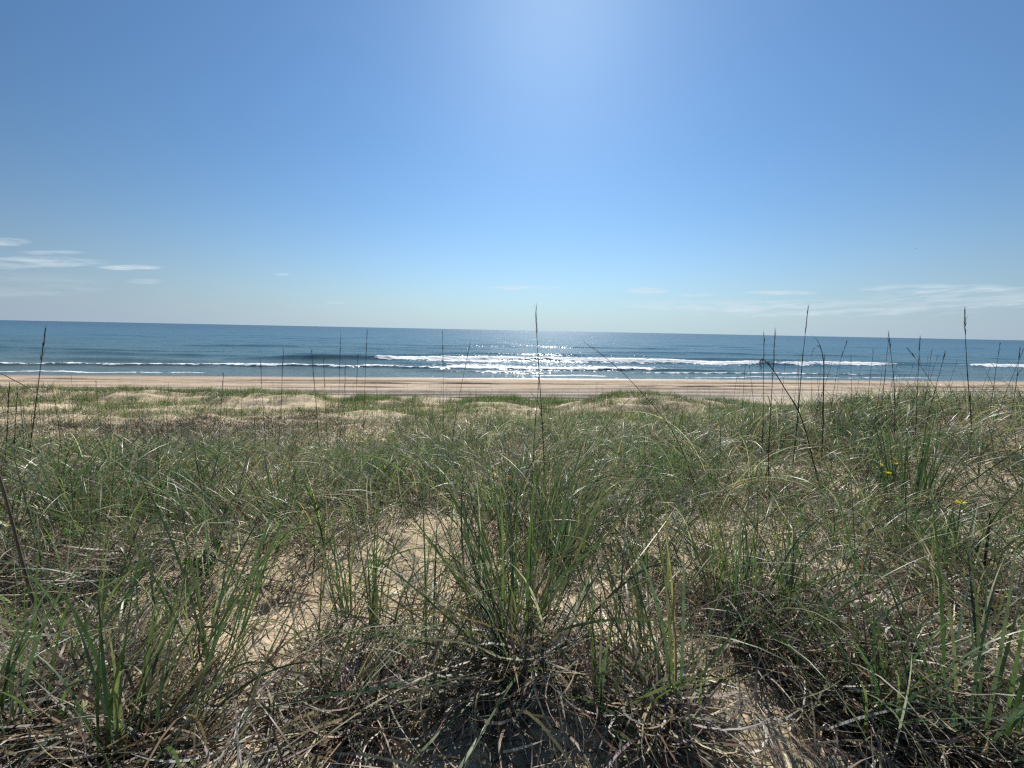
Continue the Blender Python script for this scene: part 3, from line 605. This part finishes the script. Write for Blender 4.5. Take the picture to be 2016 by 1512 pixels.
H = [
 (4.2, [(1073, 965), (1069, 860), (1063, 760), (1058, 680), (1055, 616)], 'thickest tall dark seed stalk crossing the horizon with a feathery tip above the biggest tussock', .0075, .002),
 (4.3, [(1048, 930), (1052, 860), (1058, 790), (1061, 742)], 'shorter dark stalk standing close against the thickest tall seed stalk', .005, .0015),
 (5.2, [(50, 945), (62, 860), (75, 760), (89, 650)], 'tall dark stalk curving right against the sea, above the dark dry grass', .009, .002),
 (6.0, [(433, 835), (436, 790), (440, 735)], 'short thin upright stalk in front of the bare sand hummock', .005, .0015),
 (6.4, [(522, 860), (517, 790), (513, 711)], 'thin upright stalk whose tip reaches the inner surf line left of the dark topped hummock', .005, .0015),
 (6.2, [(548, 900), (553, 800), (558, 688)], 'thin stalk tilted slightly right, crossing the dark topped sand hummock', .0055, .0015),
 (6.3, [(633, 930), (624, 820), (613, 690)], 'stalk tilted slightly left at the seaward end of the sand hummock', .0055, .0015),
 (7.2, [(645, 880), (641, 800), (637, 705)], 'faint thin stalk just beside the left tilted stalk by the sand hummock', .0045, .0014),
 (6.6, [(664, 880), (667, 780), (671, 655)], 'straight tall stalk touching the horizon, first of the pair left of centre', .0055, .0015),
 (7.4, [(680, 880), (679, 800), (680, 715)], 'short faint stalk standing between the two straight tall stalks', .0045, .0013),
 (6.6, [(714, 880), (718, 770), (723, 647)], 'straight tall stalk reaching the horizon, second of the pair left of centre', .0055, .0015),
 (7.6, [(694, 890), (700, 800), (705, 695)], 'slim stalk leaning right between the pair of straight tall stalks', .0045, .0013),
 (6.4, [(875, 890), (873, 770), (871, 652)], 'lone straight stalk over the beach, halfway between the tall pair and the thickest stalk', .005, .0014),
 (5.6, [(889, 890), (897, 820), (910, 752), (926, 675)], 'stalk bent at a thick node and leaning right above the surf', .006, .0016),
 (3.9, [(1330, 860), (1265, 775), (1205, 715), (1150, 673)], 'long bare stalk slanting steeply to the left across beach and surf', .0042, .0014),
 (5.4, [(1502, 840), (1503, 740), (1504, 655)], 'upright stalk rising behind the broken curled stem', .006, .0015),
 (4.2, [(1510, 1040), (1513, 900), (1519, 780), (1526, 655)], 'tall straight stalk just right of the broken curled stem, rooted low in the grass', .007, .0016),
 (5.2, [(1571, 815), (1578, 730), (1584, 670), (1591, 604)], 'tallest stalk on the right dune, rising well into the sky with a short leaf stub', .007, .0016),
 (6.0, [(1762, 800), (1758, 730), (1749, 660)], 'dark upright stalk left of the tallest grass clump on the right ridge', .007, .0018),
 (6.0, [(1803, 840), (1807, 750), (1811, 666)], 'dark upright stalk directly above the dark blue green tussock', .007, .0017),
 (5.8, [(1912, 830), (1905, 740), (1901, 670), (1899, 612)], 'dark stalk rising into the sky at the far end of the right ridge', .0085, .0018),
 (6.4, [(1832, 800), (1847, 745), (1862, 690)], 'stalk leaning right between the two tall dark stalks of the right ridge', .006, .0016),
 (7.2, [(1640, 780), (1650, 725), (1668, 672)], 'thin stalk leaning right beside the hooked stem', .005, .0014),
 (7.5, [(1955, 770), (1962, 720), (1969, 676)], 'thin stalk near the end of the right ridge, its tip against the sea', .006, .0016),
 (7.0, [(2000, 760), (2004, 725), (2008, 688)], 'thin stalk at the very edge of the view on the right ridge', .006, .0016),
 (4.4, [(2, 1000), (10, 900), (19, 752)], 'dark stalk standing alone at the very left edge of the view', .008, .002),
 (5.0, [(30, 950), (29, 860), (34, 775)], 'dark leaning stalk beside the arched stem', .007, .002),
 (5.6, [(52, 960), (46, 860), (40, 790)], 'dark stalk crossing behind the tall curving stalk', .006, .0018),
 (5.4, [(130, 960), (118, 860), (108, 790)], 'dark stalk leaning left over the dry dark grass', .006, .0016),
 (6.4, [(1845, 775), (1812, 720), (1790, 690)], 'thin bent stalk leaning left on the right ridge', .005, .0014),
]
for i, h in enumerate(H): hero(h[0], h[1], h[2], h[3], h[4], seed=100 + i, leaves=1 if i % 3 else 2)
# broken and hooked stems
t, p = hero(4.4, [(1580, 830), (1545, 765), (1523, 730), (1508, 712), (1500, 706)], 'broken dark stem slanting left with a curled frayed tip', .006, .0038, brush=False, leaves=1, cat='dead stem', name='dead_stem', seed=3)
c = np.array(t.location)
for q in ([(1500, 706), (1494, 716), (1499, 722), (1495, 730)], [(1502, 707), (1499, 717), (1496, 712), (1500, 735)], [(1504, 708), (1512, 715), (1520, 722)]):
    V, F = tube(smooth_path([at_depth(a, b, 4.4) for a, b in q], 18) - c, np.linspace(.004, .0015, len(smooth_path([at_depth(a, b, 4.4) for a, b in q], 18))))
    mesh_obj('frayed_tip', V, F, M_STALK, t, tinted(V, STCOL))
hero(5.4, [(1620, 850), (1621, 770), (1622, 725), (1618, 692), (1611, 681), (1602, 687), (1596, 704)], 'hooked stem bending over at the top towards the left, on the right dune', .008, .002, False, 1, cat='dead stem', name='dead_stem', seed=4)
hero(1.75, [(112, 1320), (75, 1215), (45, 1110), (22, 1020), (-2, 935), (-30, 850)], 'thick grey dead stem curving up and out of the view at the left edge', .0085, .004, False, 0, cat='dead stem', name='dead_stem', col=np.array([.10, .08, .065]), seed=5)
hero(3.6, [(-95, 950), (-60, 800), (-12, 738), (30, 750), (62, 768), (96, 790)], 'thin arched dead stem drooping over the beach at the left edge', .0055, .002, False, 0, cat='dead stem', name='dead_stem', seed=6)
hero(2.6, [(1925, 1210), (1938, 1120), (1950, 1010)], 'short dark broken stub standing in the matted grass', .011, .007, False, 0, cat='dead stem', name='dead_stem', col=np.array([.06, .05, .04]), seed=7)
hero(6.2, [(1225, 800), (1250, 782), (1268, 772)], 'short dark twig crossing behind the slanting bare stalk', .005, .002, False, 0, cat='dead stem', name='dead_stem', seed=8)

# many thin stalks rising out of the mid dune, each its own object
def thin_meshes(k=8):
    out = []
    for i in range(k):
        r_ = np.random.default_rng(40 + i); L = 1.0; th = r_.normal(0, .08); cv = r_.normal(0, .15); u = np.linspace(0, 1, 9)
        pth = np.stack([np.sin(th) * u + cv * u ** 2 * .5, .05 * r_.normal() * u, u], -1)
        V, F = tube(pth, .0068 + (.0016 - .0068) * u, 4); n0 = len(V)
        C = np.tile(np.r_[STCOL * r_.uniform(.9, 1.8), 1], (n0, 1))
        m = 12; uu = r_.uniform(.75, .97, m); P = np.stack([np.interp(uu, u, pth[:, j]) for j in range(3)], -1)
        bv, bf, bc = blade_arrays(P, r_.uniform(0, 6.28, m), r_.uniform(.05, .25, m), np.zeros(m), r_.uniform(.04, .1, m), np.full(m, .003), np.tile(STCOL * 1.6, (m, 1)), np.tile(STCOL * 2, (m, 1)), 2, ground=False)
        o = mesh_obj('thin_stalk', np.vstack([V, bv]), np.vstack([F, bf + n0]), M_STALK, None, {'tint': ('FLOAT_COLOR', np.vstack([C, bc]))})
        me = o.data; bpy.data.objects.remove(o); out.append(me)
    return out
TM = thin_meshes()
def thin_group(n, x0, x1, row0, row1, h0, h1, label, group):
    for i in range(n):
        c = hit(rng.uniform(x0, x1), rng.uniform(row0, row1))
        if c[1] > 25.6: continue
        o = bpy.data.objects.new('thin_stalk', TM[rng.integers(len(TM))]); COL.objects.link(o)
        o.location = (c[0], c[1], float(G(c[0], c[1])) - .03); h = rng.uniform(h0, h1); w = h * rng.uniform(.5, .65)
        o.scale = (w, w, h); o.rotation_euler = (rng.normal(0, .05), rng.normal(0, .07), rng.uniform(0, 6.28))
        tag(o, label, 'grass stalk', group)
thin_group(58, 630, 1010, 795, 880, .9, 1.5, 'thin dark stalk among many in the grass in front of the middle sand patch', 'thin stalks in the grass left of the thickest stalk')
thin_group(58, 1040, 1400, 772, 840, .9, 1.5, 'thin dark stalk among many on and before the green mound', 'thin stalks before the green mound')
thin_group(76, 1380, 2010, 772, 860, .95, 1.6, 'thin dark stalk among many along the right grass ridge against the beach', 'thin stalks along the right ridge')
thin_group(54, 0, 420, 790, 920, .8, 1.45, 'thin dark stalk among many in the dry grass below the left hummocks', 'thin stalks below the left hummocks')
thin_group(26, 430, 640, 800, 880, .8, 1.4, 'thin dark stalk among many below the dark topped hummock', 'thin stalks below the dark topped hummock')
thin_group(24, 0, 420, 782, 795, .7, 1.2, 'tiny thin stalk on the seaward edge of the left hummocks', 'tiny stalks on the left seaward edge')

# ------------------------------------------------------------------ leafy weeds, flowers, birds
def weed(px, py, label, h, n, ll, lw, cols, up=.7, stems=1, name='leafy_weed'):
    c = hit(px, py); c[2] = G(c[0], c[1]); t = thing(name, c, label, 'weed')
    la = Acc()
    for s in range(stems):
        a = rng.uniform(0, 6.28); r = .0 if stems == 1 else rng.uniform(.02, .14)
        f = c + np.array([math.cos(a) * r, math.sin(a) * r, 0]); hh = h * rng.uniform(.7, 1.05)
        u = np.linspace(0, 1, 8); ln = rng.normal(0, .06, 2)
        pth = f + np.stack([ln[0] * u * u, ln[1] * u * u, hh * u - .02], -1)
        V, F = tube(pth - c, np.linspace(.005, .002, 8), 5); mesh_obj('stem', V, F, M_LEAF, t, tinted(V, np.array([.07, .09, .03])))
        uu = rng.uniform(.22, 1, n); P = np.stack([np.interp(uu, u, pth[:, j]) for j in range(3)], -1)
        col = pick(cols, n, .2) * (1 + .5 * (uu[:, None] > .85))
        la.add(blade_arrays(P, np.arange(n) * 2.4 + rng.normal(0, .2, n), np.clip(1.25 - up * uu, .2, 1.5), rng.normal(.35, .2, n), ll * rng.uniform(.6, 1.1, n) * (1.1 - .5 * uu), np.full(n, lw), col, col * 1.2, 4, rng.normal(0, .3, n)))
    la.build('leaves', M_LEAF, t); return t
BR = np.array([[.07, .14, .025], [.09, .17, .03], [.06, .11, .03]])
weed(640, 1105, 'tall leafy green weed with narrow leaves on one stem standing in the bare sand', .62, 90, .11, .012, BR)
weed(130, 1090, 'bright yellow green weed rosette low in the matted grass on the left', .22, 40, .10, .012, BR * 1.35, stems=3)
weed(1690, 905, 'low dark green broad leafed bush behind the yellow flowers', .22, 36, .07, .022, BR * .6, stems=9, name='leafy_bush')
weed(745, 960, 'small green leafy weed at the back edge of the bare sand', .35, 60, .09, .011, BR, stems=2)
weed(410, 1110, 'low broad leafed dark weed beside a pale scrap of leaf', .16, 30, .08, .02, BR * .7, stems=4)
weed(1020, 990, 'leafy weed growing behind the biggest tussock below the orange flower', .4, 60, .09, .012, BR, stems=3)
weed(1310, 1390, 'tiny yellow green seedling at the edge of the shaded sand', .14, 10, .06, .012, BR * 1.4)
weed(545, 1090, 'single small yellow green sprout at the left edge of the bare sand', .18, 12, .08, .012, BR * 1.5)

def flower(px, py, label, size, h, D=None, col=(.92, .76, .03)):
    hd = at_depth(px, py, D); g = float(G(hd[0], hd[1])); t = thing('yellow_flower', (hd[0], hd[1], g), label, 'flower')
    c = np.array([hd[0], hd[1], g]); hh = max(.05, hd[2] - g)
    u = np.linspace(0, 1, 7); pth = np.stack([.02 * np.sin(3 * u), 0 * u, hh * u], -1); pth -= pth[-1] * np.array([1, 1, 0])
    V, F = tube(pth, np.full(7, .003), 5); mesh_obj('stem', V, F, M_LEAF, t, tinted(V, np.array([.06, .09, .03])))
    n = 13; top = c + np.array([0, 0, hh]); a = Acc(); cc = np.tile(col, (n, 1))
    a.add(blade_arrays(np.tile(top, (n, 1)), np.arange(n) * 2 * math.pi / n, np.full(n, R(62)) + rng.normal(0, .12, n), np.full(n, R(18)), np.full(n, size), np.full(n, size * .42), cc, cc, 4, ground=False))
    a.build('petals', M_PETAL, t)
    V = []; F = []
    for i, (rr, zz) in enumerate(((.34, .0), (.30, .10), (.17, .16), (.01, .18))):
        for k in range(10): V.append((math.cos(k * .6283) * rr * size, math.sin(k * .6283) * rr * size, hh + zz * size))
    for i in range(3):
        for k in range(10): F.append([i * 10 + k, i * 10 + (k + 1) % 10, i * 10 + 10 + (k + 1) % 10, i * 10 + 10 + k])
    mesh_obj('flower_center', np.array(V), np.array(F), M_PETAL, t, tinted(V, np.array([.45, .22, .02])))
flower(1891, 991, 'bright yellow flower nearest the short dark stub', .046, .3, hit(1891, 991)[1] * .80)
flower(1747, 932, 'yellow flower just left of the dark blue green tussock', .042, .3, hit(1747, 932)[1] * .80)
flower(1764, 913, 'tiny yellow flower pressed against the dark blue green tussock', .03, .3, hit(1764, 913)[1] * .80)
flower(1736, 916, 'smallest yellow flower above its larger neighbour by the dark bush', .026, .3, hit(1736, 916)[1] * .79)
flower(1002, 941, 'orange flower head behind the biggest tussock', .034, .3, hit(1002, 941)[1] * .82, (.75, .33, .05))
flower(972, 933, 'small yellow bloom just left of the orange flower head', .028, .3, hit(972, 933)[1] * .82)

def bird(px, py, D, span, label, rot):
    p = at_depth(px, py, D); t = thing('flying_bird', p, label, 'bird')
    u = np.linspace(-1, 1, 11); L = span * .42
    pth = np.stack([0 * u, u * L * .5, .02 * span * np.cos(u * 1.5)], -1)
    V, F = tube(pth, np.maximum(.002, span * .055 * np.sqrt(np.clip(1 - u ** 2, 0, 1)) * (1 - .25 * u)), 8)
    Vs = [V]; Fs = [F]; n = len(V)
    for s in (-1, 1):                              # wings with depth, bent at the wrist, joined to the body
        sec = []
        for (x, y, z, ch) in ((0, 0, 0, .20), (.22, .05, .09, .19), (.36, .02, .08, .14), (.5, -.08, .03, .02)):
            for (cy, cz) in ((.5, 0), (0, .025), (-.5, 0), (0, -.012)): sec.append((s * x * span, (y + cy * ch) * span, (z + cz * (ch / .2)) * span))
        Vs.append(np.array(sec)); f = []
        for i in range(3):
            for k in range(4): f.append([n + i * 4 + k, n + i * 4 + (k + 1) % 4, n + i * 4 + 4 + (k + 1) % 4, n + i * 4 + 4 + k])
        f.append([n + 12, n + 13, n + 14, n + 15]); Fs.append(np.array(f)); n += len(sec)
    V = np.vstack(Vs); o = mesh_obj('body', V, np.vstack(Fs), M_BIRD, t, tinted(V, np.array([.07, .07, .075]))); t.rotation_euler = (0, 0, rot)
bird(1803, 489, 160, .9, 'tiny dark bird flying high in the clear sky on the right', .6)
bird(1818, 587, 190, 1.1, 'tiny grey bird flying low in front of the pale cloud band', 1.2)
